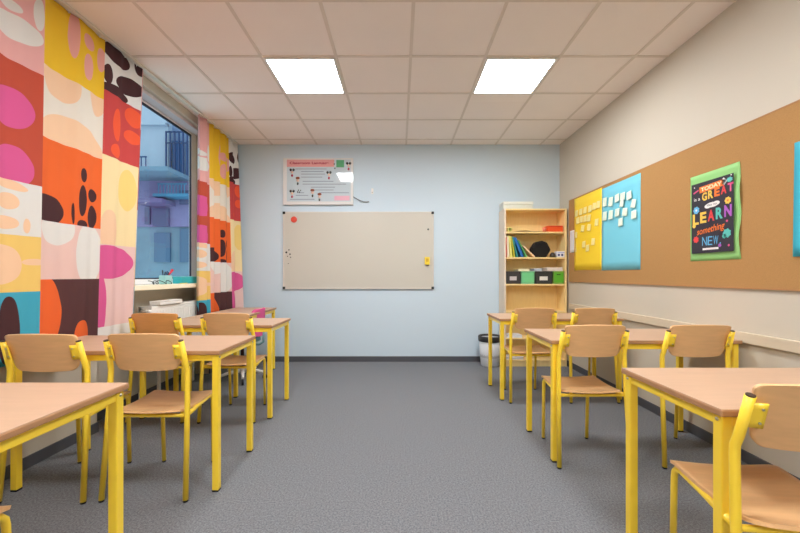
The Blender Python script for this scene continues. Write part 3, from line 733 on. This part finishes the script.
quad('white_cloud', cwh, .52, .655, .30, .07, 0, .0004, 14); quad('white_cloud', cwh, .42, .645, .16, .06, 0, .0005, 12); quad('white_cloud', cwh, .62, .665, .16, .06, 0, .0005, 12)
text_part('cloud_lettering', 'day to', C('grey', (90, 84, 96)), t, QM(.52, .655, 0, .0012), BW * .24, BH * .04)
for i, (ch, m_) in enumerate(zip('LEARN', (cyl, cyl, crd, cte, cpu))): text_part('letter', ch, m_, t, QM(.115 + .192 * i, .490 + .010 * i), BW * .16, BH * .155, bold=.04)
text_part('script_lettering', 'something', cor, t, QM(.48, .315, 6), BW * .68, BH * .12, shear=.35, bold=.01)
for i, ch in enumerate('NEW.'): text_part('letter', ch, cbl, t, QM(.34 + .135 * i - (.03 if ch == '.' else 0), .165 if ch != '.' else .12, -2), BW * (.115 if ch != '.' else .03), BH * .12 if ch != '.' else BH * .02)
quad('white_footer_bar', cwh, .48, .055, .38, .028)
for (m_, u, v, s_) in ((cbl, .13, .62, .17), (cyl, .88, .665, .15), (cyl, .07, .40, .10), (cte, .86, .24, .19), (cte, .80, .205, .10), (crd, .12, .20, .15), (cpk, .86, .40, .05), (cwh, .08, .95, .03), (cwh, .95, .985, .03), (cpu, .70, .09, .08), (cpk, .90, .08, .05)):
    quad('printed_doodle', m_, u, v, s_, s_ * BW / BH, 0, .0005, 7)
quad('doodle_centre', cor, .88, .665, .05, .035, 0, .0010, 8); quad('doodle_centre', cwh, .13, .62, .05, .035, 0, .0010, 8)

# ------------------------------------------------------------------ radiator and window sill things
t = thing('radiator', 'white panel radiator under the window sill behind the curtain', 'radiator', (-2.295, 3.27, .30))
RL = 1.0
MB().box(-.035, .0, 0, RL, 0, .58, .006).build('rear_panel', white, t)
fp = MB()
fp.box(.070, .085, 0, RL, 0, .58, .005)
for i in range(22): y = .03 + i * .043; fp.box(.084, .089, y, y + .022, .04, .54, .002)
fp.build('front_panel', white, t)
gr = MB()
for i in range(30): y = .02 + i * .032; gr.box(.0, .07, y, y + .014, .575, .582)
gr.box(-.035, .089, 0, .012, .0, .585); gr.box(-.035, .089, RL - .012, RL, 0, .585)
gr.build('top_grille', white, t)
v_ = MB().tube([(.03, -.07, -.16), (.03, -.07, .52), (.03, -.055, .54), (.03, .0, .54)], .009, 10); v_.build('pipe', mat('beige_pipe', (206, 198, 186), .5), t)
vv = MB().tube([(.03, -.05, .54), (.09, -.05, .54)], .022, 14).build('valve', mat('grey_valve', (168, 160, 146), .4), t)
MB().tube([(.09, -.05, .54), (.125, -.05, .54)], .019, 12).build('valve_head', white, vv)
fl = MB(); fl.tube([(.03, -.07, -.30), (.03, -.07, -.158)], .009, 10); fl.build('floor_pipe', white, t)
MB().box(-.0, .02, .2, .23, -.30, .05).build('foot', white, t); MB().box(-.0, .02, RL - .23, RL - .2, -.30, .05).build('foot', white, t)
bx = thing('white_box', 'white flat box lying on top of the radiator by its valve', 'box', (-2.29, 3.36, .886))
MB().box(0, .10, 0, .34, 0, .028, .004).build('box_body', paper, bx); MB().box(-.002, .102, -.002, .342, .0285, .037, .002).build('lid', paper, bx)

ZSL = ZS + .045 + E
tr_ = thing('teal_tray', 'teal plastic box on window sill near the far curtain', 'box', (-2.335, 3.78, ZSL))
tl = mat('teal_plastic', (52, 176, 186), .35)
b_ = MB(); b_.box(0, .10, 0, .32, 0, .004); b_.box(0, .10, 0, .004, .004, .065); b_.box(0, .10, .316, .32, .004, .065); b_.box(0, .004, .004, .316, .004, .065); b_.box(.096, .10, .004, .316, .004, .065)
b_.build('tray_body', tl, tr_)
MB().box(-.003, .103, -.003, .323, .0655, .073, .003).build('lid', mat('pale_teal_lid', (110, 200, 204), .35), tr_)
cpn = thing('pen_holder', 'pale aqua holder with dark pens and a red tip on window sill', 'pen holder', (-2.30, 3.61, ZSL))
MB().box(-.035, .035, -.055, .055, 0, .085, .008).build('holder_body', mat('pale_aqua_plastic', (164, 214, 212), .4), cpn)
for (a, c_, m_, h_) in ((-.04, -.055, black, .135), (-.02, -.01, black, .12), (.0, .02, mat('navy_pen', (40, 50, 90), .4), .125), (.025, .04, black, .115), (.04, .10, mat('red_tip', (222, 60, 74), .4), .14)):
    MB().tube([(0, a, .08), (.004, c_, h_)], [.004, .006 if c_ < .09 else .014], 8).build('pen', m_, cpn)
sc_ = MB()
pts = [(-2.26 + .018 * math.sin(a * .9), 3.30 + .030 * a + .03 * math.sin(a * 2), ZSL + .0035 + .016 * (1 + math.cos(a * 2.1))) for a in [i * .25 for i in range(44)]]
sc_.tube(pts, .0032, 8)
tag(sc_.build('cable', black), 'thin black cable looping over the window sill', 'cable')
dk = thing('dark_clamp', 'small black clamp on window sill beside the far curtain', 'clamp', (-2.30, 4.15, ZSL))
MB().box(-.03, .03, 0, .07, 0, .022, .005).build('jaw', black, dk); MB().box(-.02, .02, .03, .06, .022, .075, .004).build('handle', black, dk)
# letters-like yellow strip under the tray
ys = MB().box(-2.228, -2.215, 3.72, 3.84, ZSL, ZSL + .007, .002)
tag(ys.build('yellow_pencil', mat('pencil_yellow', (226, 214, 90), .4)), 'short yellow pencil lying on window sill before the teal box', 'pencil')

# ------------------------------------------------------------------ swivel chair by the turned desk
t = thing('swivel_chair', 'pink backed swivel chair with white star base beside the turned desk', 'office chair', (-1.755, 4.10, 0))
wp = mat('white_base_plastic', (228, 224, 218), .4)
hb = MB().lathe([(.0001, .075), (.035, .075), (.035, .12), (.0001, .13)], 20); hb.build('base_hub', wp, t)
for k in range(5):
    a = math.radians(6 + 72 * k); dx, dy = math.cos(a), math.sin(a)
    lg = MB().tube([(dx * .02, dy * .02, .10), (dx * .15, dy * .15, .093), (dx * .25, dy * .25, .072)], [.022, .018, .014], 10).build('base_arm', wp, t)
    cs = MB()
    cs.tube([(dx * .245 - dy * .012, dy * .245 + dx * .012, .026), (dx * .245 + dy * .012, dy * .245 - dx * .012, .026)], .026, 14)
    cs.tube([(dx * .245, dy * .245, .03), (dx * .245, dy * .245, .066)], .008, 8)
    cs.build('caster', black, lg)
MB().tube([(0, 0, .12), (0, 0, .40)], [.022, .016], 14).build('gas_column', black, t)
def st(u, v):
    y = -.2 + .4 * ease(v); hw = rounded_half(y, -.2, .2, .17, .17, .07, .07)
    return ((2 * u - 1) * hw - .02, y, .425 + .01 * ((2 * u - 1) ** 2))
MB().sheet(st, 18, 18, .045).build('seat', mat('grey_teal_fabric', (110, 160, 168), .8), t)
def bk_(u, v):
    z = .49 + .30 * ease(v); hw = rounded_half(z, .49, .79, .17, .18, .06, .06)
    y = (2 * u - 1) * hw
    return (.215 - .05 * (y / .18) ** 2 + .02 * (z - .49), y, z)
MB().sheet(bk_, 20, 14, .025).build('backrest', mat('pink_fabric', (214, 84, 140), .8), t)
MB().tube([(.02, 0, .39), (.19, 0, .39), (.235, 0, .42), (.240, 0, .60)], .013, 10).build('back_support', mat('grey_teal_plastic', (120, 160, 165), .5), t)

# ------------------------------------------------------------------ building outside the window
t = thing('apartment_building', 'pale blue apartment building with a railed balcony seen through the window', 'building', (-7, 10, -3))
def F(px): return (px - 399) * 10 / 367 + 7
def G(py): return 1.164 + (275 - py) * 10 / 367 + 3
fa = mat('pale_blue_render', (196, 208, 220), .8, noise=(1.5, .04, (1, 1, 1)))
fb = mat('mauve_lit_render', (150, 140, 180), .8, noise=(2, .12, (1, 1, 1)))  # mauve lamp glow on the wall, put into its colour
fc = mat('light_blue_render', (134, 160, 174), .8, noise=(2, .1, (1, 1, 1)))
MB().box(-6, F(166), 0, .6, G(124), 9.2).build('upper_wall', fa, t)
MB().box(-6, F(166), .06, .6, G(176), G(124)).build('upper_wall', fa, t)
MB().box(F(166), 3, .25, .6, G(176), 9.2).build('upper_wall', mat('blue_grey_render', (140, 158, 190), .8), t)
MB().box(-6, 3, .1, .6, G(226), G(176)).build('middle_wall', fb, t)
MB().box(-6, 3, .2, .6, -0.5, G(226)).build('lower_wall', fc, t)
MB().box(-6, F(166), -.06, .1, G(125.5), G(123)).build('cornice', fa, t)
MB().box(-6, F(188), -.9, .3, G(180), G(176)).build('balcony_slab', mat('blue_concrete', (128, 158, 178), .8), t)
MB().box(F(144), F(173), -.5, .2, G(206), G(202)).build('awning_beam', mat('violet_lit_concrete', (126, 114, 156), .8), t)  # purple glow in this band painted as the beam's violet colour
rmt = mat('dark_blue_railing', (58, 84, 130), .5)
r_ = MB()
r_.box(-3, F(168), -.88, -.85, G(167.5), G(166.5))
for i in range(60):
    x = -3 + i * .115
    if x < F(168): r_.box(x, x + .018, -.88, -.86, G(176), G(167))
r_.build('balcony_railing', rmt, t)
r_ = MB()
r_.box(F(166), F(193), -.06, -.02, G(133), G(131.8)); r_.box(F(166), F(193), -.06, -.02, G(144), G(143))
for i in range(7): x = F(166) + i * .115; r_.box(x, x + .03, -.06, -.02, G(176), G(132))
r_.build('door_grille', rmt, t)
wd_ = mat('dusky_window_glass', (70, 110, 160), .15)
for (a, c_, e_, f_) in ((167, 178, 138, 174), (181, 190, 138, 174)):
    q = MB().box(F(a), F(c_), .2, .26, G(f_), G(e_)).build('balcony_door', wd_, t)
for (a, c_, e_, f_) in ((143, 148, 207, 224), (151, 167, 208, 226), (178, 187, 190, 204)):
    MB().box(F(a), F(c_), .04, .12, G(f_), G(e_)).build('window', mat('violet_window_glass', (96, 100, 136), .3), t)
for (a, c_, e_, f_) in ((150, 166, 232, 262), (176, 188, 228, 262)):
    MB().box(F(a), F(c_), .14, .22, G(f_), G(e_)).build('window', mat('blue_window_glass', (92, 122, 150), .3), t)
r_ = MB(); r_.box(F(164), F(192), -.3, -.27, G(187), G(186))
for i in range(9): x = F(165) + i * .085; r_.box(x, x + .015, -.3, -.28, G(196), G(186))
r_.box(F(160), F(194), -.32, .2, G(199), G(196))
r_.build('lower_balcony', mat('teal_railing', (80, 150, 184), .6), t)
